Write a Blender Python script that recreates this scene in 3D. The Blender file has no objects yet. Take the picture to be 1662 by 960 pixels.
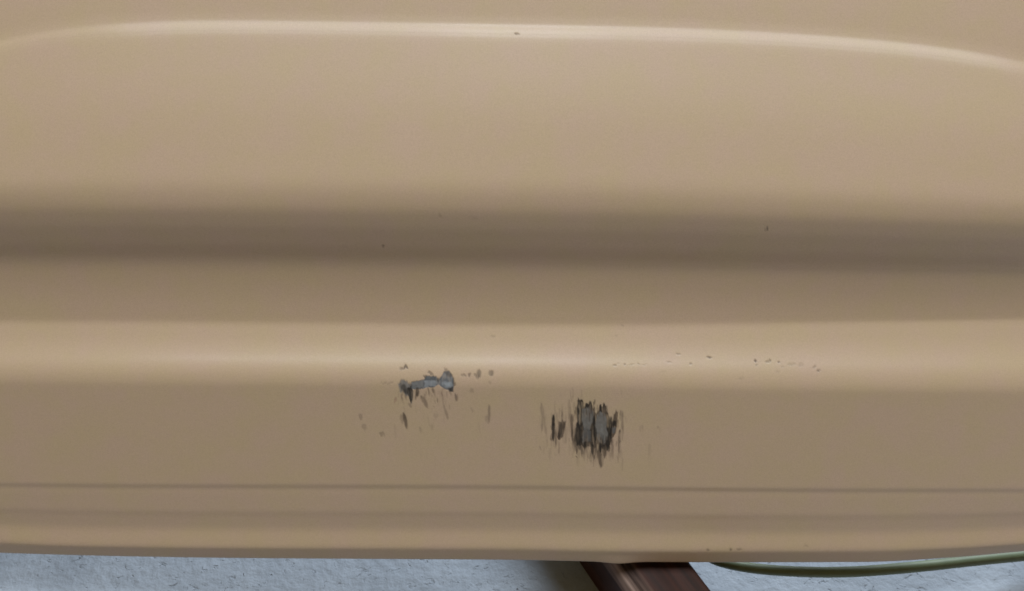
import bpy, math, random
import numpy as np
from mathutils import Vector, Matrix

random.seed(7)
rng = np.random.default_rng(7)
scene = bpy.context.scene
C = scene.collection

# ------------------------------------------------------------------ camera
PITCH = math.radians(42.0)
DIST = 0.47                      # lens to bumper face
FPX = 1304.0                     # focal length in photo pixels (1662 wide)
CAMZ = 0.555
CAM = Vector((0.0, 0.0, CAMZ))
FWD = Vector((0, math.cos(PITCH), -math.sin(PITCH)))
UPV = Vector((0, math.sin(PITCH), math.cos(PITCH)))
RGT = Vector((1, 0, 0))
cd = bpy.data.cameras.new('camera')
cam = bpy.data.objects.new('camera', cd)
C.objects.link(cam)
cam.location = CAM
cam.rotation_euler = (math.radians(90) - PITCH, 0, 0)
cd.sensor_width = 36.0
cd.lens = 36.0 * FPX / 1662.0
cd.clip_start = 0.01
cd.clip_end = 100
cd.dof.use_dof = True
cd.dof.focus_distance = 0.475
cd.dof.aperture_fstop = 9.0
scene.camera = cam

# ------------------------------------------------------------------ light
world = bpy.data.worlds.new('World')
scene.world = world
world.use_nodes = True
bg = world.node_tree.nodes['Background']
bg.inputs['Color'].default_value = (1.0, 0.69, 0.30, 1)
bg.inputs['Strength'].default_value = 0.215


def area(name, loc, target, sx, sy, power, col):
    l = bpy.data.lights.new(name, 'AREA')
    l.shape = 'RECTANGLE'
    l.size = sx
    l.size_y = sy
    l.energy = power
    l.color = col
    o = bpy.data.objects.new(name, l)
    C.objects.link(o)
    o.location = loc
    d = Vector(target) - Vector(loc)
    z = -d.normalized()
    x = Vector((1, 0, 0))
    x = (x - z * x.dot(z)).normalized()              # long side stays level
    y = z.cross(x)
    o.rotation_euler = Matrix((x, y, z)).transposed().to_euler()
    return o


TARGET = (0.0, 0.36, 0.17)
area('ceiling_lamp', (0.30, 0.35, 2.5), (0.30, 0.36, 0.17), 3.6, 1.0, 71.0, (0.875, 0.945, 1.0))
area('bulb_lamp', (0.04, 0.20, 2.2), (0.04, 0.36, 0.17), 0.5, 0.5, 4.5, (0.93, 0.97, 1.0))
area('doorway_light', (1.1, 2.3, 1.75), (0.10, 0.30, 0.0), 1.7, 0.8, 128.0, (0.80, 0.90, 1.0))

vs = scene.view_settings
vs.view_transform = 'Standard'
vs.look = 'None'
vs.exposure = 0.0
vs.gamma = 1.0
vs.use_curve_mapping = False
scene.cycles.use_denoising = True


# ------------------------------------------------------------------ helpers
def place(px, py, w):
    """A point of the bumper: px, py are the photo position it was measured at,
    w its relief in metres towards the viewer from the bumper's mean face."""
    depth = DIST - w
    return CAM + FWD * depth + RGT * ((px - 831.0) / FPX * depth) + UPV * ((480.0 - py) / FPX * depth)


def on_plane(px, py, z):
    d = FWD + RGT * ((px - 831.0) / FPX) + UPV * ((480.0 - py) / FPX)
    t = (z - CAM.z) / d.z
    return CAM + d * t


def mat(name):
    m = bpy.data.materials.new(name)
    m.use_nodes = True
    nt = m.node_tree
    return m, nt, nt.nodes['Principled BSDF']


def node(nt, typ, **kw):
    n = nt.nodes.new(typ)
    for k, v in kw.items():
        setattr(n, k, v)
    return n


def vnoise(x, y, seed):
    """smooth value noise, -1..1"""
    r = np.random.default_rng(seed)
    tab = r.uniform(-1, 1, (256, 256))
    xi = np.floor(x).astype(int)
    yi = np.floor(y).astype(int)
    fx = x - xi
    fy = y - yi
    fx = fx * fx * (3 - 2 * fx)
    fy = fy * fy * (3 - 2 * fy)
    g = lambda a, b: tab[a % 256, b % 256]
    return (g(xi, yi) * (1 - fx) * (1 - fy) + g(xi + 1, yi) * fx * (1 - fy)
            + g(xi, yi + 1) * (1 - fx) * fy + g(xi + 1, yi + 1) * fx * fy)


# ------------------------------------------------------------------ materials
def paint_material():
    m, nt, b = mat('beige_paint')
    att = node(nt, 'ShaderNodeAttribute', attribute_name='wear')
    att.attribute_type = 'GEOMETRY'
    tc = node(nt, 'ShaderNodeTexCoord')
    n1 = node(nt, 'ShaderNodeTexNoise')
    n1.inputs["Scale"].default_value = 40
    n1.inputs['Detail'].default_value = 5
    n1.inputs['Roughness'].default_value = 0.6
    nt.links.new(tc.outputs['Object'], n1.inputs['Vector'])
    r1 = node(nt, 'ShaderNodeValToRGB')
    r1.color_ramp.elements[0].position = 0.36
    r1.color_ramp.elements[1].position = 0.64
    r1.color_ramp.elements[0].color = (0.437, 0.333, 0.216, 1)
    r1.color_ramp.elements[1].color = (0.445, 0.327, 0.238, 1)
    nt.links.new(n1.outputs['Fac'], r1.inputs['Fac'])
    # fine pigment grain
    n2 = node(nt, 'ShaderNodeTexNoise')
    n2.inputs['Scale'].default_value = 1300
    n2.inputs['Detail'].default_value = 2
    nt.links.new(tc.outputs['Object'], n2.inputs['Vector'])
    mr = node(nt, 'ShaderNodeMapRange')
    mr.inputs['From Min'].default_value = 0.25
    mr.inputs['From Max'].default_value = 0.75
    mr.inputs['To Min'].default_value = 0.93
    mr.inputs['To Max'].default_value = 1.07
    nt.links.new(n2.outputs['Fac'], mr.inputs['Value'])
    sc = node(nt, 'ShaderNodeVectorMath', operation='SCALE')
    nt.links.new(r1.outputs['Color'], sc.inputs[0])
    nt.links.new(mr.outputs['Result'], sc.inputs['Scale'])
    mix = node(nt, 'ShaderNodeMix', data_type='RGBA')
    nt.links.new(att.outputs['Alpha'], mix.inputs['Factor'])
    nt.links.new(sc.outputs[0], mix.inputs['A'])
    nt.links.new(att.outputs['Color'], mix.inputs['B'])
    nt.links.new(mix.outputs['Result'], b.inputs['Base Color'])
    ro = node(nt, 'ShaderNodeMapRange')
    ro.inputs['To Min'].default_value = 0.42
    ro.inputs['To Max'].default_value = 0.62
    nt.links.new(att.outputs['Alpha'], ro.inputs['Value'])
    nt.links.new(ro.outputs['Result'], b.inputs['Roughness'])
    ct = node(nt, 'ShaderNodeMapRange')
    ct.inputs['To Min'].default_value = 0.24
    ct.inputs['To Max'].default_value = 0.0
    nt.links.new(att.outputs['Alpha'], ct.inputs['Value'])
    nt.links.new(ct.outputs['Result'], b.inputs['Coat Weight'])
    b.inputs['Coat Roughness'].default_value = 0.17
    b.inputs['Specular IOR Level'].default_value = 0.34
    # orange peel
    n3 = node(nt, 'ShaderNodeTexNoise')
    n3.inputs['Scale'].default_value = 420
    n3.inputs['Detail'].default_value = 1
    nt.links.new(tc.outputs['Object'], n3.inputs['Vector'])
    bp = node(nt, 'ShaderNodeBump')
    bp.inputs['Strength'].default_value = 0.05
    bp.inputs['Distance'].default_value = 0.0006
    nt.links.new(n3.outputs['Fac'], bp.inputs['Height'])
    nt.links.new(bp.outputs['Normal'], b.inputs['Normal'])
    return m


def plastic_material():
    m, nt, b = mat('raw_black_plastic')
    tc = node(nt, 'ShaderNodeTexCoord')
    n = node(nt, 'ShaderNodeTexNoise')
    n.inputs['Scale'].default_value = 60
    nt.links.new(tc.outputs['Object'], n.inputs['Vector'])
    r = node(nt, 'ShaderNodeValToRGB')
    r.color_ramp.elements[0].color = (0.03, 0.03, 0.03, 1)
    r.color_ramp.elements[1].color = (0.06, 0.058, 0.055, 1)
    nt.links.new(n.outputs['Fac'], r.inputs['Fac'])
    nt.links.new(r.outputs['Color'], b.inputs['Base Color'])
    b.inputs['Roughness'].default_value = 0.6
    return m


def concrete_material():
    m, nt, b = mat('rough_concrete')
    tc = node(nt, 'ShaderNodeTexCoord')
    big = node(nt, 'ShaderNodeTexNoise')
    big.inputs['Scale'].default_value = 16
    big.inputs['Detail'].default_value = 6
    nt.links.new(tc.outputs['Object'], big.inputs['Vector'])
    r = node(nt, 'ShaderNodeValToRGB')
    r.color_ramp.elements[0].position = 0.3
    r.color_ramp.elements[1].position = 0.72
    r.color_ramp.elements[0].color = (0.235, 0.268, 0.315, 1)
    r.color_ramp.elements[1].color = (0.325, 0.365, 0.42, 1)
    nt.links.new(big.outputs['Fac'], r.inputs['Fac'])
    # trowel marks and pits: stretched, warped noise thresholded to small flecks
    mp = node(nt, 'ShaderNodeMapping')
    mp.inputs['Scale'].default_value = (120, 170, 120)
    nt.links.new(tc.outputs['Object'], mp.inputs['Vector'])
    pit = node(nt, 'ShaderNodeTexNoise')
    pit.inputs['Scale'].default_value = 1.0
    pit.inputs['Detail'].default_value = 4
    pit.inputs['Distortion'].default_value = 1.6
    nt.links.new(mp.outputs['Vector'], pit.inputs['Vector'])
    pr = node(nt, 'ShaderNodeValToRGB')
    pr.color_ramp.elements[0].position = 0.25
    pr.color_ramp.elements[1].position = 0.37
    pr.color_ramp.elements[0].color = (0, 0, 0, 1)
    pr.color_ramp.elements[1].color = (1, 1, 1, 1)
    nt.links.new(pit.outputs['Fac'], pr.inputs['Fac'])
    fine = node(nt, 'ShaderNodeTexNoise')
    fine.inputs['Scale'].default_value = 650
    fine.inputs['Detail'].default_value = 4
    nt.links.new(tc.outputs['Object'], fine.inputs['Vector'])
    mid = node(nt, 'ShaderNodeTexNoise')
    mid.inputs['Scale'].default_value = 140
    mid.inputs['Detail'].default_value = 5
    nt.links.new(tc.outputs['Object'], mid.inputs['Vector'])
    mul = node(nt, 'ShaderNodeMix', data_type='RGBA', blend_type='MULTIPLY')
    mul.inputs['Factor'].default_value = 0.28
    nt.links.new(r.outputs['Color'], mul.inputs['A'])
    nt.links.new(pr.outputs['Color'], mul.inputs['B'])
    nt.links.new(mul.outputs['Result'], b.inputs['Base Color'])
    b.inputs['Roughness'].default_value = 0.75
    b.inputs['Specular IOR Level'].default_value = 0.35
    b1 = node(nt, 'ShaderNodeBump')
    b1.inputs['Strength'].default_value = 0.7
    b1.inputs['Distance'].default_value = 0.0012
    nt.links.new(pr.outputs['Color'], b1.inputs['Height'])
    b2 = node(nt, 'ShaderNodeBump')
    b2.inputs['Strength'].default_value = 0.62
    b2.inputs['Distance'].default_value = 0.002
    nt.links.new(mid.outputs['Fac'], b2.inputs['Height'])
    nt.links.new(b1.outputs['Normal'], b2.inputs['Normal'])
    b3 = node(nt, 'ShaderNodeBump')
    b3.inputs['Strength'].default_value = 0.4
    b3.inputs['Distance'].default_value = 0.0006
    nt.links.new(fine.outputs['Fac'], b3.inputs['Height'])
    nt.links.new(b2.outputs['Normal'], b3.inputs['Normal'])
    nt.links.new(b3.outputs['Normal'], b.inputs['Normal'])
    return m


def wood_material():
    m, nt, b = mat('dark_stained_wood')
    tc = node(nt, 'ShaderNodeTexCoord')
    mp = node(nt, 'ShaderNodeMapping')
    mp.inputs['Scale'].default_value = (190, 9, 190)
    nt.links.new(tc.outputs['Object'], mp.inputs['Vector'])
    g = node(nt, 'ShaderNodeTexNoise')
    g.inputs['Scale'].default_value = 1.0
    g.inputs['Detail'].default_value = 6
    nt.links.new(mp.outputs['Vector'], g.inputs['Vector'])
    r = node(nt, 'ShaderNodeValToRGB')
    r.color_ramp.elements[0].position = 0.3
    r.color_ramp.elements[1].position = 0.75
    r.color_ramp.elements[0].color = (0.012, 0.0055, 0.004, 1)
    r.color_ramp.elements[1].color = (0.052, 0.016, 0.009, 1)
    nt.links.new(g.outputs['Fac'], r.inputs['Fac'])
    att = node(nt, 'ShaderNodeAttribute', attribute_name='worn')
    # worn edge breaks up along the grain
    gr = node(nt, 'ShaderNodeMath', operation='MULTIPLY_ADD')
    gr.inputs[1].default_value = 3.2
    gr.inputs[2].default_value = -1.1
    nt.links.new(g.outputs['Fac'], gr.inputs[0])
    mu = node(nt, 'ShaderNodeMath', operation='MULTIPLY')
    mu.use_clamp = True
    nt.links.new(gr.outputs[0], mu.inputs[0])
    nt.links.new(att.outputs['Fac'], mu.inputs[1])
    mx = node(nt, 'ShaderNodeMix', data_type='RGBA')
    nt.links.new(mu.outputs[0], mx.inputs['Factor'])
    nt.links.new(r.outputs['Color'], mx.inputs['A'])
    mx.inputs['B'].default_value = (0.30, 0.22, 0.185, 1)
    nt.links.new(mx.outputs['Result'], b.inputs['Base Color'])
    b.inputs['Roughness'].default_value = 0.6
    b.inputs['Specular IOR Level'].default_value = 0.25
    bp = node(nt, 'ShaderNodeBump')
    bp.inputs['Strength'].default_value = 0.4
    bp.inputs['Distance'].default_value = 0.001
    nt.links.new(g.outputs['Fac'], bp.inputs['Height'])
    nt.links.new(bp.outputs['Normal'], b.inputs['Normal'])
    return m


def hose_material():
    m, nt, b = mat('green_rubber')
    tc = node(nt, 'ShaderNodeTexCoord')
    n = node(nt, 'ShaderNodeTexNoise')
    n.inputs['Scale'].default_value = 120
    n.inputs['Detail'].default_value = 4
    nt.links.new(tc.outputs['Object'], n.inputs['Vector'])
    r = node(nt, 'ShaderNodeValToRGB')
    r.color_ramp.elements[0].color = (0.08, 0.107, 0.055, 1)
    r.color_ramp.elements[1].color = (0.135, 0.165, 0.09, 1)
    nt.links.new(n.outputs['Fac'], r.inputs['Fac'])
    nt.links.new(r.outputs['Color'], b.inputs['Base Color'])
    b.inputs['Roughness'].default_value = 0.55
    return m


PAINT = paint_material()
PLASTIC = plastic_material()
CONCRETE = concrete_material()
WOOD = wood_material()
HOSE = hose_material()


# ------------------------------------------------------------------ floor
def build_floor():
    me = bpy.data.meshes.new('floor')
    s = 6.0
    me.from_pydata([(-s, -s, 0), (s, -s, 0), (s, s, 0), (-s, s, 0)], [], [(0, 1, 2, 3)])
    o = bpy.data.objects.new('floor', me)
    C.objects.link(o)
    me.materials.append(CONCRETE)
    o['kind'] = 'structure'
    o['label'] = 'pitted blue grey concrete floor below the bumper'


build_floor()

# ------------------------------------------------------------------ bumper shape
# measured cross-section at the middle of the picture: photo row, relief (mm), rounding (px)
KN = [
    (-260, 1.0, 6),  # flange carried on above the view, added to block the doorway light
    (-120, 0.0, 20),
    (28, -1.6, 6),
    (43.0, -1.3, 2.2),
    (48.8, -0.38, 2.4),
    (62, 0.5, 8),
    (180, 4.0, 30),
    (306, 5.0, 13),
    (340, 1.6, 10),
    (370, -5.0, 8),
    (400, -13.4, 7),
    (423, -20.9, 8),
    (436, -24.0, 10),
    (485, -31.2, 16),
    (528, -35.8, 5),
    (560, -34.0, 10),
    (582, -31.3, 9),
    (601, -28.2, 12),
    (622, -28.2, 6),
    (788, -47.6, 2.0),
    (795, -49.3, 2.0),
    (803, -50.2, 4.0),
    (831, -54.0, 3.0),
    (839, -55.7, 4.0),
    (860, -59.2, 6),
    (889, -60.4, 4),
    (909, -68.0, 2.5),
    (890, -77.0, 4.0),
    (850, -95.0, 3.0),
]
MMPX = 1.0 / 0.36


def smooth_profile():
    pts = np.array([(k[0], k[1] * MMPX) for k in KN], float)
    sg = np.array([k[2] for k in KN], float)
    seg = np.hypot(*np.diff(pts, axis=0).T)
    s = np.concatenate([[0], np.cumsum(seg)])
    u = np.arange(0, s[-1], 0.5)
    py = np.interp(u, s, pts[:, 0])
    w = np.interp(u, s, pts[:, 1])
    # rounding radius is that of the nearest knot
    near = np.argmin(np.abs(u[:, None] - s[None, :]), axis=1)
    sig = sg[near]
    k = np.exp(-0.5 * (np.arange(-60, 61) / 24.0) ** 2)
    k /= k.sum()
    # limit each rounding by the distance to its neighbours, then blend
    sigs = np.convolve(np.pad(sig, 60, mode='edge'), k, mode='valid')
    sigs = np.minimum(sigs, np.maximum(sig, 1.0) * 1.6)
    py2 = np.empty_like(py)
    w2 = np.empty_like(w)
    for i in range(len(u)):
        h = sigs[i]
        lo = max(0, int(i - 8 * h))
        hi = min(len(u), int(i + 8 * h) + 1)
        # keep the ends
        rad = min(i, len(u) - 1 - i)
        lo = max(lo, i - rad)
        hi = min(hi, i + rad + 1)
        g = np.exp(-0.5 * ((u[lo:hi] - u[i]) / h) ** 2)
        g /= g.sum()
        py2[i] = (py[lo:hi] * g).sum()
        w2[i] = (w[lo:hi] * g).sum()
    return u, py2, w2 / MMPX / 1000.0


U, PYT, WT = smooth_profile()

# how each feature line strays from the middle row along the bumper's length
LX = np.array([-700, -300, 0, 100, 200, 350, 600, 831, 1000, 1200, 1400, 1550, 1662, 2000, 2400], float)
LINES = [
    (46, [390, 160, 71, 53, 44, 39.5, 42, 46, 49, 56, 69, 86, 107, 210, 420]),
    (335, [330, 330, 331, 331, 332, 333, 335, 337, 339, 344, 350, 354, 357, 360, 370]),
    (424, [412, 416, 419, 420, 420, 421, 424, 427, 429, 432, 435, 437, 438, 440, 440]),
    (531, [520, 522, 525, 526, 526, 527, 529, 531, 531, 529, 526, 524, 522, 520, 520]),
    (612, [600, 604, 607, 608, 609, 610, 612, 614, 616, 619, 621, 622, 623, 625, 625]),
    (795, [775, 784, 791, 792, 793, 793.5, 794, 795, 797, 799, 800, 800, 800, 796, 790]),
    (890, [858, 872, 882, 886, 888, 890, 891, 892, 895, 896, 895, 890, 883, 862, 830]),
    (909, [874, 888, 899, 902, 904.5, 907, 909, 910.5, 913.5, 914.5, 914, 906, 896, 872, 838]),
]


def pchip(xq, x, y):
    x = np.asarray(x, float)
    y = np.asarray(y, float)
    h = np.diff(x)
    d = np.diff(y) / h
    m = np.zeros_like(y)
    for i in range(1, len(x) - 1):
        if d[i - 1] * d[i] > 0:
            w1 = 2 * h[i] + h[i - 1]
            w2 = h[i] + 2 * h[i - 1]
            m[i] = (w1 + w2) / (w1 / d[i - 1] + w2 / d[i])
    m[0], m[-1] = d[0], d[-1]
    i = np.clip(np.searchsorted(x, xq) - 1, 0, len(x) - 2)
    t = (xq - x[i]) / h[i]
    return (y[i] * (1 + 2 * t) * (1 - t) ** 2 + m[i] * h[i] * t * (1 - t) ** 2
            + y[i + 1] * t * t * (3 - 2 * t) + m[i + 1] * h[i] * t * t * (t - 1))


def spaced(breaks):
    out = []
    for a, b, s in breaks:
        out.extend(np.linspace(a, b, max(2, int(round((b - a) / s)) + 1))[:-1])
    out.append(breaks[-1][1])
    return np.array(out)


COLS = spaced([(-620, -40, 14), (-40, 560, 6), (560, 1110, 1.2), (1110, 1345, 1.6), (1345, 1700, 6), (1700, 2290, 14)])
# rows picked along the profile's length
LIP = int(np.argmax(PYT))
i0 = lambda row: int(np.argmin(np.abs(PYT[:LIP] - row)))
rb = [(0, i0(0), 12), (i0(0), i0(36), 5), (i0(36), i0(62), 1.5), (i0(62), i0(362), 7), (i0(362), i0(382), 2),
      (i0(382), i0(524), 6), (i0(524), i0(572), 3), (i0(572), i0(775), 2.4), (i0(775), i0(845), 1.5),
      (i0(845), i0(886), 3), (i0(886), i0(898), 1.5), (i0(898), LIP + 20, 2), (LIP + 20, len(U) - 1, 8)]
ROWS = np.unique(np.round(spaced(rb)).astype(int))
rpy = PYT[ROWS]
rw = WT[ROWS]

lk = np.array([l[0] for l in LINES], float)
delta = np.stack([pchip(COLS, LX, l[1]) - l[0] for l in LINES])           # lines x cols
dd = np.empty((len(rpy), len(COLS)))
for j in range(len(COLS)):
    dd[:, j] = np.interp(rpy, lk, delta[:, j])
GX = np.broadcast_to(COLS[None, :], dd.shape).copy()
GY = rpy[:, None] + dd
# plan-view bow: the bumper curves away towards both ends
xm = (COLS - 831.0) / 831.0
bow = -0.010 * xm ** 2 - 0.055 * np.clip(np.abs(xm) - 1.0, 0, None) ** 2
GW = rw[:, None] + bow[None, :]
# slight waviness of the moulding
GW += 0.00012 * vnoise(GX / 210.0, GY / 160.0, 3)
# small sag in the lower edge where it sits on the wood
sag = np.exp(-((COLS - 1003) / 26.0) ** 2)[None, :] * np.clip((rpy - 897) / 10.0, 0, 1)[:, None]
GY += 3.0 * sag


# ------------------------------------------------------------------ wear, drawn in the bumper's own millimetre sheet
CW0, CH0, CW1, CH1, SS = 540, 30, 1360, 930, 2
yy, xx = np.mgrid[CH0 * SS:CH1 * SS, CW0 * SS:CW1 * SS] / float(SS)
wear_rgb = np.zeros(xx.shape + (3,))
wear_a = np.zeros(xx.shape)
streak = vnoise(xx / 2.6, yy / 22.0, 11)
streak2 = vnoise(xx / 1.5, yy / 9.0, 12)
blot = vnoise(xx / 3.5, yy / 3.5, 13)


def lay(pts, col, alpha, soft=1.0, rag=1.2, fade=None):
    """a closed scraped-off patch with ragged, vertically dragged edges"""
    p = np.array(pts, float)
    x0, x1 = p[:, 0].min() - 8, p[:, 0].max() + 8
    y0, y1 = p[:, 1].min() - 10, p[:, 1].max() + 10
    a, b = max(0, int((y0 - CH0) * SS)), int((y1 - CH0) * SS)
    c, d = max(0, int((x0 - CW0) * SS)), int((x1 - CW0) * SS)
    X = xx[a:b, c:d]
    Y = yy[a:b, c:d]
    Xw = X + rag * 0.45 * blot[a:b, c:d]
    Yw = Y + rag * (3.2 * streak[a:b, c:d] + 1.4 * streak2[a:b, c:d])
    dist = np.full(X.shape, 1e9)
    inside = np.zeros(X.shape, bool)
    n = len(p)
    for i in range(n):
        ax, ay = p[i]
        bx, by = p[(i + 1) % n]
        ex, ey = bx - ax, by - ay
        t = np.clip(((Xw - ax) * ex + (Yw - ay) * ey) / (ex * ex + ey * ey + 1e-9), 0, 1)
        dist = np.minimum(dist, np.hypot(Xw - ax - t * ex, Yw - ay - t * ey))
        cond = ((ay > Yw) != (by > Yw)) & (Xw < (bx - ax) * (Yw - ay) / (by - ay + 1e-12) + ax)
        inside ^= cond
    sd = np.where(inside, dist, -dist)
    m = np.clip(sd / soft + 0.5, 0, 1) * alpha
    m *= 1.0 - 0.25 * np.clip(streak2[a:b, c:d], 0, 1)
    if fade is not None:
        m *= np.clip(fade + 1.1 * streak[a:b, c:d] + 0.5 * streak2[a:b, c:d], 0, 1)
    cc = np.array(col)[None, None, :] * (1 + 0.12 * blot[a:b, c:d] + 0.10 * streak2[a:b, c:d])[..., None]
    old = wear_a[a:b, c:d]
    na = m + old * (1 - m)
    safe = np.where(na > 1e-6, na, 1)
    wear_rgb[a:b, c:d] = (cc * m[..., None] + wear_rgb[a:b, c:d] * (old * (1 - m))[..., None]) / safe[..., None]
    wear_a[a:b, c:d] = na


def stroke(x, y0, y1, wd, col, alpha, lean=0.0, soft=1.8, rag=1.1, fade=0.95):
    h = y1 - y0
    pts = []
    for t, f in ((0, .35), (.15, .8), (.5, 1), (.8, .7), (1, .2)):
        pts.append((x + lean * t - wd * f / 2, y0 + h * t))
    for t, f in ((1, .2), (.8, .75), (.5, .95), (.15, .85), (0, .3)):
        pts.append((x + lean * t + wd * f / 2, y0 + h * t))
    lay(pts, col, alpha, soft, rag, fade)


BLACK = (0.022, 0.017, 0.013)
BROWN = (0.075, 0.052, 0.036)
TAN = (0.20, 0.150, 0.105)
PRIM = (0.152, 0.143, 0.132)
BLUE = (0.205, 0.218, 0.235)  # primer grey of the left flakes, blue light reflection painted into it
BLUED = (0.115, 0.125, 0.137)

# --- right-hand scrape: dragged downwards, two bare primer lobes
for x, a, b, w_, c, al in [
    (928, 629, 652, 5, TAN, .8), (924, 650, 700, 5, TAN, .45), (880, 656, 700, 6, TAN, .55), (886, 672, 705, 6, TAN, .35),
    (878, 688, 705, 5, TAN, .35), (917, 690, 722, 9, TAN, .35), (945, 700, 740, 10, TAN, .4), (960, 730, 752, 12, TAN, .35),
    (1010, 668, 715, 4, TAN, .75), (1006, 700, 735, 3, TAN, .6), (1004, 715, 752, 3, TAN, .4), (1041, 690, 704, 6, TAN, .5),
    (1054, 720, 756, 6, TAN, .22), (1068, 692, 697, 3, TAN, .5), (893, 728, 752, 6, TAN, .2), (877, 726, 731, 5, TAN, .4),
    (938, 735, 757, 5, TAN, .4), (976, 738, 760, 8, TAN, .5), (990, 735, 748, 6, TAN, .4), (943, 632, 655, 5, TAN, .35),
    (928, 675, 715, 5, BROWN, .85), (895, 702, 716, 6, BROWN, .85), (893, 690, 697, 3, BROWN, .8), (907, 715, 735, 4, BROWN, .8),
    (936, 742, 744, 3, BROWN, .8), (898, 673, 718, 5.5, BLACK, .9), (902, 700, 726, 3, BROWN, .9),
    (1006, 700, 705, 3, BROWN, .8), (1006, 716, 719, 2.5, BROWN, .7)]:
    stroke(x, a, b, w_, c, al)
lay([(907, 686), (912, 683), (919, 685), (916, 700), (914, 709), (908, 714), (904, 712), (906, 698)], BROWN, .95, 1.2, .7)
lay([(908, 690), (912, 688), (913, 702), (909, 710), (906, 708)], BLACK, .7, 1.4, .6)
# dark surround
lay([(938, 648), (945, 648), (952, 655), (961, 656), (966, 668), (971, 669), (974, 657), (984, 657), (987, 672), (993, 674),
     (993, 716), (987, 728), (979, 732), (968, 728), (958, 722), (945, 723), (937, 724), (932, 718), (934, 694), (937, 684), (936, 664)],
    BLACK, .98, 1.6, 1.3, 1.5)
lay([(996, 672), (1000, 667), (1003, 670), (1001, 690), (999, 706), (993, 712), (993, 690)], BROWN, .9, 1.2, .7)
lay([(995, 682), (1000, 682), (1000, 692), (994, 692)], BLACK, .85, 1.4, .5)
lay([(993, 694), (1000, 694), (998, 703), (994, 704)], (0.11, 0.108, 0.108), .9, 1.2, .5)
for x, a, b, w_, c, al in [
    (940, 652, 690, 4, PRIM, .55), (962, 722, 744, 6, BLACK, .7), (964, 732, 748, 4, BROWN, .8), (973, 726, 754, 7, BROWN, .9),
    (975, 748, 760, 4, BROWN, .8), (981, 726, 745, 6, BROWN, .85), (988, 722, 734, 6, BROWN, .9), (936, 716, 738, 6, BROWN, .8),
    (941, 722, 732, 5, BLACK, .7), (949, 720, 731, 4, BLACK, .8), (954, 720, 728, 4, BLACK, .8), (968, 716, 728, 5, BLACK, .8),
    (992, 712, 724, 4, BROWN, .8)]:
    stroke(x, a, b, w_, c, al)
# bare primer
lay([(945, 664), (951, 660), (959, 661), (963, 668), (963, 682), (959, 692), (957, 700), (953, 696), (949, 698), (946, 690), (944, 680)],
    PRIM, 1, 1.0, .45)
lay([(948, 694), (956, 696), (957, 712), (953, 718), (946, 719), (943, 712)], (0.10, 0.098, 0.096), .8, 1.4, .6)
lay([(969, 674), (974, 668), (982, 671), (985, 680), (984, 696), (987, 704), (985, 716), (980, 722), (972, 719), (968, 708), (966, 692), (967, 682)],
    PRIM, 1, 1.0, .45)
lay([(952, 700), (959, 700), (959, 716), (953, 716)], (0.115, 0.112, 0.11), .7, 1.4, .5)
stroke(956, 664, 690, 4, (0.19, 0.187, 0.183), .5)
stroke(977, 690, 716, 5, (0.18, 0.178, 0.175), .5)
stroke(965, 694, 704, 6, BLACK, .8)
stroke(980, 668, 676, 3, BROWN, .8)
stroke(949, 655, 660, 5, BLACK, .8)

# many fine dragged hairs feather the scrape's outline
PAINTC = (0.43, 0.335, 0.225)
for i in range(150):
    x = rng.normal(965, 21)
    lo = rng.random() < 0.62
    y = rng.uniform(708, 728) if lo else rng.uniform(648, 668)
    d = abs(x - 966) / 34.0
    if d > 1.2:
        continue
    y += (-10 if lo else 14) * d
    c = (BLACK, BROWN, BROWN, TAN)[rng.integers(4)]
    stroke(x, y, y + rng.uniform(8, 34 if lo else 16), rng.uniform(1.2, 3.0), c, rng.uniform(.35, .85), rng.uniform(-1.5, 1.5), soft=1.2)
for i in range(46):
    x = rng.uniform(890, 1008)
    y = rng.uniform(664, 716)
    if 935 < x < 992:
        continue
    stroke(x, y, y + rng.uniform(6, 26), rng.uniform(1.0, 2.6), (BROWN, TAN)[rng.integers(2)], rng.uniform(.25, .7), rng.uniform(-1, 1), soft=1.2)
for x, a, b, w_, al in [(941, 657, 688, 3.0, .85), (945, 652, 664, 2, .6), (989, 690, 702, 2, .5), (994, 672, 690, 2.2, .7), (963, 706, 720, 2, .5),
                        (947, 712, 724, 2, .45), (970, 722, 732, 2.2, .7), (985, 660, 668, 2, .5), (968, 664, 672, 4, .8), (960, 724, 740, 2.4, .5)]:
    stroke(x, a, b, w_, PAINTC, al, 0, soft=1.4, rag=.6, fade=1.1)

for x, a, b, w_ in [(938, 686, 724, 8), (943, 694, 718, 5), (966, 692, 718, 6), (963, 676, 696, 3), (991, 673, 714, 6), (996, 681, 693, 6), (952, 655, 662, 9),
                    (976, 657, 668, 7), (898, 674, 716, 5), (939, 660, 672, 3), (975, 722, 736, 6), (986, 714, 730, 6), (949, 716, 728, 6), (961, 716, 738, 5)]:
    stroke(x, a, b, w_, BLACK, .95, 0, soft=1.6, rag=1.0, fade=1.6)

for i in range(44):
    x = rng.normal(905, 18)
    y = rng.uniform(650, 715)
    stroke(x, y, y + rng.uniform(8, 30), rng.uniform(1.5, 4.0), TAN, rng.uniform(.15, .45), rng.uniform(-1, 1), soft=2.0)
for i in range(30):
    x = rng.normal(972, 24)
    y = rng.uniform(722, 745)
    stroke(x, y, y + rng.uniform(8, 22), rng.uniform(1.2, 3.0), TAN, rng.uniform(.2, .5), rng.uniform(-1, 1), soft=1.8)

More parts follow.
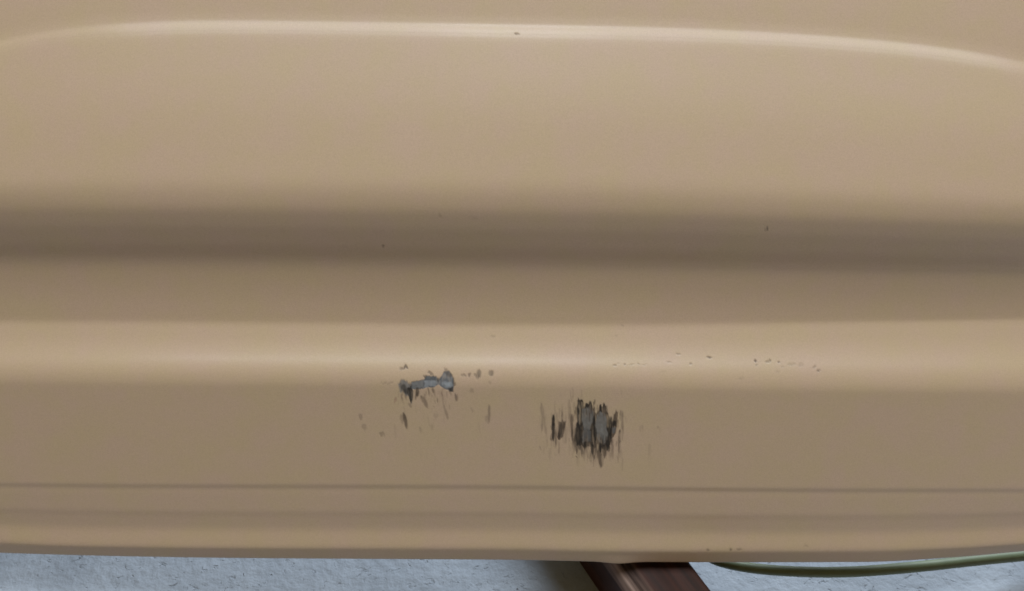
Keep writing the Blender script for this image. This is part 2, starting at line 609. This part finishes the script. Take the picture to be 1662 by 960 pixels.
# --- left-hand scrape on the ledge's edge: rounded grey flakes
lay([(646, 622), (652, 618), (660, 619), (667, 624), (670, 632), (670, 643), (668, 655), (664, 645), (657, 641), (649, 635)], BLUED, .8, 3.0, 1.0)
lay([(649, 627), (657, 625), (661, 631), (660, 640), (653, 636)], BLACK, .65, 3, 1.0)
lay([(661, 630), (667, 626), (670, 634), (670, 648), (667, 655), (663, 645), (660, 638)], BLACK, .95, 1.8, 1.0)
lay([(668, 620), (672, 618), (687, 618), (692, 611), (708, 611), (711, 619), (715, 612), (722, 603), (728, 602), (733, 608), (736, 617),
     (737, 626), (735, 636), (728, 634), (718, 629), (712, 625), (706, 628), (688, 631), (672, 632), (667, 630)], BLUED, .97, 1.2, .35)
lay([(668, 620), (676, 618), (687, 620), (688, 629), (676, 631), (669, 629)], (0.155, 0.155, 0.155), .95, 1.2, .3)
lay([(687, 619), (696, 618), (707, 618), (709, 622), (707, 627), (698, 629), (688, 629)], BLUE, .95, 1.4, .25)
lay([(717, 620), (724, 619), (733, 620), (735, 627), (730, 631), (722, 630), (717, 625)], BLUE, 1, 1.6, .25)
lay([(721, 622), (730, 621), (731, 627), (724, 628)], (0.30, 0.33, 0.36), .8, 2.4, .2)
lay([(726, 631), (735, 628), (736, 637), (731, 636)], BLACK, .8, 1.6, .5)
lay([(690, 613), (698, 611), (708, 612), (709, 617), (690, 618)], (0.06, 0.065, 0.07), .6, 1.8, .3)
lay([(720, 605), (728, 602), (734, 609), (735, 613), (727, 612)], BROWN, .6, 2.5, .5)
for x, a, b, w_, c, al, ln in [
    (656, 594, 600, 11, BROWN, .85, 2), (651, 597, 601, 5, TAN, .7, 0), (697, 604, 610, 9, TAN, .9, 3), (723, 599, 604, 6, TAN, .8, 1),
    (677, 630, 646, 6, BLACK, .8, 0), (675, 640, 650, 3, BROWN, .7, 0), (684, 642, 662, 8, BROWN, .6, 10), (702, 630, 638, 5, BROWN, .6, 2),
    (740, 640, 652, 5, BROWN, .65, 1), (738, 622, 628, 4, TAN, .8, 0), (655, 672, 696, 7, BROWN, .85, 5), (651, 674, 690, 5, TAN, .5, 2),
    (721, 660, 682, 4, TAN, .7, 6), (718, 640, 665, 3, TAN, .4, 2), (794, 658, 686, 4, TAN, .8, 0), (790, 675, 688, 8, TAN, .4, 2),
    (585, 672, 682, 6, TAN, .55, 1), (590, 690, 700, 8, TAN, .45, 2), (620, 702, 710, 10, TAN, .5, 0), (682, 694, 702, 6, TAN, .35, 1),
    (642, 646, 654, 5, (0.22, 0.11, 0.08), .5, -1), (752, 608, 612, 9, TAN, .75, 1), (762, 606, 613, 5.5, BROWN, .6, 0),
    (778, 601, 615, 8, (0.15, .115, .08), .8, -2), (773, 608, 614, 8, TAN, .8, 0), (797, 601, 611, 8, TAN, .9, 0),
    (766, 632, 640, 7, TAN, .4, 0), (628, 621, 625, 22, TAN, .35, 0), (766, 664, 670, 5, TAN, .35, 0), (707, 672, 680, 8, TAN, .25, 0),
    (795, 618, 624, 5, TAN, .3, 0), (700, 690, 700, 5, TAN, .2, 0), (640, 690, 715, 4, TAN, .15, 2), (665, 655, 662, 6, BROWN, .4, 1)]:
    stroke(x, a, b, w_, c, al, ln, soft=2.0, rag=0.8, fade=1.4)

# dark broken rims round the flakes and crumbs below them
for x, y, w_, h, al in [(690, 612, 7, 5, .6), (672, 618, 6, 4, .6), (711, 618, 4, 8, .7), (688, 624, 2.2, 9, .6), (736, 620, 3, 12, .6), (715, 614, 4, 5, .5),
                        (680, 631, 10, 3, .7), (700, 628.5, 12, 2.6, .6), (731, 635, 6, 5, .8), (721, 631, 6, 3, .5), (668, 626, 3, 8, .7), (705, 611, 6, 3, .6),
                        (650, 622, 4, 9, .4), (664, 640, 4, 10, .8), (657, 636, 5, 7, .6)]:
    stroke(x, y - h / 2, y + h / 2, w_, (0.035, 0.033, 0.032), al, 0, soft=1.6, rag=.6, fade=1.0)
for i in range(60):
    x = rng.uniform(645, 738)
    y = 632 + rng.exponential(7)
    stroke(x, y, y + rng.uniform(3, 12), rng.uniform(1.0, 2.6), (BROWN, TAN, TAN)[rng.integers(3)], rng.uniform(.15, .6), rng.uniform(-1, 3), soft=1.4)

# --- specks along the ledge and elsewhere
for x, y, wd, h, c, al in [
    (998, 593, 7, 3, TAN, .8), (1003, 590, 3, 2, TAN, .6), (1014, 592, 3.5, 3, BROWN, .6), (1025, 592, 9, 1.6, TAN, .6), (1036, 591, 4, 2.6, BROWN, .5),
    (1046, 592, 10, 1.5, TAN, .4), (1086, 588, 9, 3, TAN, .5), (1101, 575, 8, 2.6, TAN, .8), (1121, 590, 4.5, 3.2, BROWN, .7),
    (1151, 580, 10, 3, TAN, 1), (1152, 580.5, 5, 2, BROWN, .7), (1226, 586, 5, 4.5, BROWN, .95), (1228, 592, 4, 3, TAN, .7), (1246, 588, 9, 4, TAN, .8),
    (1250, 585, 4, 3.5, BROWN, .9), (1264, 588.5, 4, 3.5, BROWN, .9), (1270, 596, 5, 2.5, TAN, .5), (1285, 592, 16, 5, TAN, .35), (1300, 592, 9, 8, TAN, .35),
    (1322, 596, 6, 5, TAN, .7), (1329, 602, 7, 4, TAN, 1), (1262, 604, 7, 2.5, TAN, .35), (1203, 614, 10, 4, TAN, .3),
    (1245.5, 371.5, 2.6, 8, BLACK, .95), (1242, 374, 3, 5, TAN, .6), (1239, 368, 3, 5, (0.5, .42, .3), .5), (622, 400, 5, 4, BROWN, .7), (714, 350, 6, 4, TAN, .5), (770, 354, 10, 3, TAN, .3),
    (838, 55, 7, 4, TAN, .8), (842, 56, 3, 3, BROWN, .5), (1149, 893, 5, 4, TAN, .9), (1186, 892, 4.5, 4, BROWN, .8), (1200, 892, 9, 3.5, TAN, .8),
    (1308, 886, 8, 4, TAN, .4), (1010, 529, 5, 3, TAN, .4), (1000, 545, 6, 3, TAN, .3), (800, 546, 9, 4, TAN, .35), (1076, 604, 12, 3, TAN, .2)]:
    lay([(x - wd / 2, y), (x - wd / 4, y - h / 2), (x + wd / 4, y - h / 2.4), (x + wd / 2, y + h * .1), (x + wd / 5, y + h / 2), (x - wd / 3, y + h / 2.4)],
        c, al * .8, 1.8, .35)
# hair-fine dragged dust
for i in range(70):
    x = rng.choice([rng.normal(955, 55), rng.normal(715, 70)])
    y = rng.uniform(632, 745)
    stroke(x, y, y + rng.uniform(5, 22), rng.uniform(1.2, 3.2), TAN, rng.uniform(.05, .2), rng.uniform(-1, 3))


def sample(img, x, y):
    u = np.clip((x - CW0) * SS, 0, img.shape[1] - 1.001)
    v = np.clip((y - CH0) * SS, 0, img.shape[0] - 1.001)
    i, j = v.astype(int), u.astype(int)
    f, g = v - i, u - j
    if img.ndim == 3:
        f, g = f[..., None], g[..., None]
    return img[i, j] * (1 - f) * (1 - g) + img[i + 1, j] * f * (1 - g) + img[i, j + 1] * (1 - f) * g + img[i + 1, j + 1] * f * g


inz = (GX > CW0 + 2) & (GX < CW1 - 2) & (GY > CH0 + 2) & (GY < CH1 - 2)
VA = np.where(inz, sample(wear_a, GX, GY), 0.0)
VC = sample(wear_rgb, GX, GY)
# scraped paint is missing thickness
GW -= 0.00022 * VA

# ------------------------------------------------------------------ bumper mesh
NR, NC = GX.shape
depth = DIST - GW
fx = (GX - 831.0) / FPX * depth
fy = (480.0 - GY) / FPX * depth
ca, sa = math.cos(PITCH), math.sin(PITCH)
P = np.stack([fx, ca * depth + sa * fy, CAMZ - sa * depth + ca * fy], -1)       # NR x NC x 3
du = np.gradient(P, axis=1)
dv = np.gradient(P, axis=0)
N = np.cross(dv, du)
N /= np.linalg.norm(N, axis=-1, keepdims=True)
BASE = P[-1, NC // 2].copy()
BASE[0] = 0
BASE[2] = P[..., 2].min()


def grid_object(name, faces_rc, parent, material, pts=P, nrm=N, flip=False):
    """one part cut from the moulding's grid; normals come from the whole so seams do not show"""
    r, c = faces_rc
    quad = np.stack([r * NC + c, (r + 1) * NC + c, (r + 1) * NC + c + 1, r * NC + c + 1], 1)
    if flip:
        quad = quad[:, ::-1]
    used, inv = np.unique(quad.ravel(), return_inverse=True)
    co = pts.reshape(-1, 3)[used] - BASE
    me = bpy.data.meshes.new(name)
    nf = len(quad)
    me.vertices.add(len(used))
    me.vertices.foreach_set('co', co.astype(np.float32).ravel())
    me.loops.add(nf * 4)
    me.loops.foreach_set('vertex_index', inv.astype(np.int32).ravel())
    me.polygons.add(nf)
    me.polygons.foreach_set('loop_start', np.arange(0, nf * 4, 4, dtype=np.int32))
    me.polygons.foreach_set('loop_total', np.full(nf, 4, np.int32))
    me.update(calc_edges=True)
    me.polygons.foreach_set('use_smooth', np.ones(nf, bool))
    if nrm is not None:
        nn = nrm.reshape(-1, 3)[used]
        if flip:
            nn = -nn
        me.normals_split_custom_set_from_vertices(nn.tolist())
    ca_ = me.attributes.new('wear', 'FLOAT_COLOR', 'POINT')
    col = np.concatenate([VC.reshape(-1, 3)[used], VA.reshape(-1)[used][:, None]], 1)
    if flip:
        col[:, 3] = 0
    ca_.data.foreach_set('color', col.astype(np.float32).ravel())
    me.materials.append(material)
    o = bpy.data.objects.new(name, me)
    C.objects.link(o)
    o.parent = parent
    return o


bumper = bpy.data.objects.new('car_bumper', None)
C.objects.link(bumper)
bumper.location = BASE
bumper['label'] = 'beige painted car bumper with scraped paint on its lower face'
bumper['category'] = 'bumper'

RR, CC_ = np.mgrid[0:NR - 1, 0:NC - 1]
rowmid = 0.5 * (rpy[:-1] + rpy[1:])
rowmid = np.where(ROWS[:-1] >= LIP, 950, rowmid)
fm = VA[:-1, :-1]
fm = 0.25 * (VA[:-1, :-1] + VA[1:, :-1] + VA[:-1, 1:] + VA[1:, 1:])
fxm = 0.25 * (GX[:-1, :-1] + GX[1:, :-1] + GX[:-1, 1:] + GX[1:, 1:])
fym = 0.25 * (GY[:-1, :-1] + GY[1:, :-1] + GY[:-1, 1:] + GY[1:, 1:])
left_s = (fm > .6) & (fxm > 640) & (fxm < 742) & (fym > 598) & (fym < 660)
right_s = (fm > .6) & (fxm > 888) & (fxm < 1004) & (fym > 645) & (fym < 762)
taken = left_s | right_s
bands = [('upper_flange', -400, 45), ('upper_face', 45, 340), ('recess', 340, 531), ('ledge', 531, 618),
         ('lower_face', 618, 795), ('bottom_strip', 795, 898), ('bottom_lip', 898, 2000)]
for nm, a, b in bands:
    sel = (rowmid[:, None] >= a) & (rowmid[:, None] < b) & ~taken
    r, c = np.nonzero(sel)
    grid_object(nm, (r, c), bumper, PAINT)
for sel, lab in ((left_s, 'rounded grey paint chips with a painted-in blue reflection along the ledge edge'),
                 (right_s, 'dragged dark scrape with two bare grey lobes')):
    r, c = np.nonzero(sel)
    o = grid_object('paint_scrape', (r, c), bumper, PAINT)
    o['label'] = lab


def build_back():
    """raw inside of the moulding, 3 mm behind the paint, with a rim closing the edges"""
    rs = np.unique(np.concatenate([np.arange(0, NR, 6), [NR - 1]]))
    cs = np.unique(np.concatenate([np.arange(0, NC, 8), [NC - 1]]))
    front = P[np.ix_(rs, cs)]
    nn = N[np.ix_(rs, cs)]
    back = front - nn * 0.003
    verts = (back.reshape(-1, 3) - BASE).tolist()
    R_, K_ = len(rs), len(cs)
    faces = []
    for i in range(R_ - 1):
        for j in range(K_ - 1):
            a = i * K_ + j
            faces.append((a, a + 1, a + K_ + 1, a + K_))
    loop = ([(0, j) for j in range(K_)] + [(i, K_ - 1) for i in range(1, R_)]
            + [(R_ - 1, j) for j in range(K_ - 2, -1, -1)] + [(i, 0) for i in range(R_ - 2, 0, -1)])
    b0 = len(verts)
    for (i, j) in loop:
        verts.append((front[i, j] - BASE).tolist())
    n = len(loop)
    for k in range(n):
        i, j = loop[k]
        i2, j2 = loop[(k + 1) % n]
        faces.append((b0 + k, b0 + (k + 1) % n, i2 * K_ + j2, i * K_ + j))
    me = bpy.data.meshes.new('inner_shell')
    me.from_pydata(verts, [], faces)
    me.polygons.foreach_set('use_smooth', np.ones(len(faces), bool))
    me.materials.append(PLASTIC)
    o = bpy.data.objects.new('inner_shell', me)
    C.objects.link(o)
    o.parent = bumper


build_back()


# ------------------------------------------------------------------ wooden beam under the lower edge
def build_beam():
    cidx = int(np.argmin(np.abs(COLS - 1050)))
    top = float(P[:, cidx, 2].min()) - 0.0035
    a1 = on_plane(1121, 914, top)
    a2 = on_plane(1157, 960, top)
    b1 = on_plane(1022, 914, top)
    ax = (a2 - a1)
    ax.z = 0
    ax.normalize()                                   # towards the viewer
    side = Vector((ax.y, -ax.x, 0))
    if side.x > 0:
        side = -side                                 # towards the left edge
    width = (b1 - a1).dot(side) + 0.012
    H = top
    # section: left edge heavily rounded, right edge crisp, sides slightly out of square
    sec = [(0.0, 0.0), (0.0, H - 0.002), (0.0008, H - 0.0006), (0.0025, H)]
    for k in range(9):
        t = k / 8.0
        sec.append((0.004 + (width - 0.024) * t, H + 0.0003 * math.sin(t * 9)))
    rr = 0.018
    for k in range(1, 13):
        t = k / 12.0 * math.pi / 2
        sec.append((width - rr + rr * math.sin(t) - 0.002, H - rr + rr * math.cos(t)))
    sec += [(width - 0.001, 0.0)]
    sec = sec[::-1]
    steps = [-0.16 + 0.006 * i for i in range(52)]
    verts, faces, worn = [], [], []
    m = len(sec)
    for si, t in enumerate(steps):
        for k, (s, z) in enumerate(sec):
            j = 0.0005 * float(vnoise(np.array(t * 55.0), np.array(k * 0.45), 5)) if z > 0.001 else 0
            # local frame: x right, y along the beam (away), z up
            verts.append((-(s + j), -t, max(0.0, z + (j if z < H - 0.0005 else 0))))
            e = (s - (width - rr + 0.002)) / 0.009
            worn.append(max(0.0, 1 - abs(e - 1.0) / 0.9) if z > H - rr * 0.9 else 0.0)
    for i in range(len(steps) - 1):
        for k in range(m - 1):
            faces.append((i * m + k, i * m + k + 1, (i + 1) * m + k + 1, (i + 1) * m + k))
        faces.append((i * m + m - 1, i * m, (i + 1) * m, (i + 1) * m + m - 1))
    faces.append(tuple(range(m)))
    faces.append(tuple(range((len(steps) - 1) * m + m - 1, (len(steps) - 1) * m - 1, -1)))
    me = bpy.data.meshes.new('wooden_beam')
    me.from_pydata(verts, [], faces)
    at = me.attributes.new('worn', 'FLOAT', 'POINT')
    at.data.foreach_set('value', np.array(worn, np.float32))
    me.polygons.foreach_set('use_smooth', np.ones(len(faces), bool))
    me.update()
    try:
        me.set_sharp_from_angle(angle=math.radians(40))
    except Exception:
        pass
    me.materials.append(WOOD)
    o = bpy.data.objects.new('wooden_beam', me)
    C.objects.link(o)
    o.location = (a1.x, a1.y, 0)
    o.rotation_euler = (0, 0, math.atan2(ax.x, -ax.y))
    o['label'] = 'dark brown stained wooden beam on the floor under the bumper'
    o['category'] = 'beam'
    o['kind'] = 'thing'


build_beam()


# ------------------------------------------------------------------ green hose
def build_hose():
    rad = 0.0036
    pts = [(1136, 906, .030), (1200, 921, .033), (1275, 928.5, .034), (1350, 930, .033), (1430, 926, .031), (1510, 918, .027),
           (1590, 909, .023), (1662, 902, .019), (1800, 888, .010), (1950, 872, .004), (2100, 850, .0036), (2400, 800, .0036)]
    ctr = [Vector((.19, .85, rad)), Vector((.16, .62, .006)), Vector((.137, .46, .016)), Vector((.13, .36, .025))]
    ctr += [on_plane(x, y, z) for x, y, z in pts]
    ctr = np.array([tuple(c) for c in ctr])
    # smooth curve
    t = np.concatenate([[0], np.cumsum(np.linalg.norm(np.diff(ctr, axis=0), axis=1))])
    q = np.linspace(0, t[-1], 240)
    cx = pchip(q, t, ctr[:, 0])
    cy = pchip(q, t, ctr[:, 1])
    cz = pchip(q, t, ctr[:, 2])
    k = np.exp(-0.5 * (np.arange(-8, 9) / 3.5) ** 2)
    k /= k.sum()
    cy = np.convolve(np.pad(cy, 8, mode='reflect', reflect_type='odd'), k, 'valid')
    cx = np.convolve(np.pad(cx, 8, mode='reflect', reflect_type='odd'), k, 'valid')
    verts, faces = [], []
    S = 18
    org = np.array([cx[120], cy[120], 0])
    for i in range(240):
        a, b = max(0, i - 1), min(239, i + 1)
        d = np.array([cx[b] - cx[a], cy[b] - cy[a], 0])
        d /= np.linalg.norm(d)
        n = np.array([-d[1], d[0], 0])
        f = 1.0 + 0.15 * min(1, max(0, (i - 120) / 70.0))
        for s in range(S):
            th = 2 * math.pi * s / S
            v = np.array([cx[i], cy[i], max(cz[i], rad * f)]) + rad * f * (n * math.cos(th) + np.array([0, 0, 1]) * math.sin(th)) - org
            verts.append(tuple(v))
    for i in range(239):
        for s in range(S):
            faces.append((i * S + s, i * S + (s + 1) % S, (i + 1) * S + (s + 1) % S, (i + 1) * S + s))
    faces.append(tuple(range(S))[::-1])
    faces.append(tuple(range(239 * S, 240 * S)))
    me = bpy.data.meshes.new('hose')
    me.from_pydata(verts, [], faces)
    me.polygons.foreach_set('use_smooth', np.ones(len(faces), bool))
    me.materials.append(HOSE)
    o = bpy.data.objects.new('hose', me)
    C.objects.link(o)
    o.location = tuple(org)
    o['label'] = 'thin green hose curving across the concrete floor under the bumper'
    o['category'] = 'hose'


build_hose()
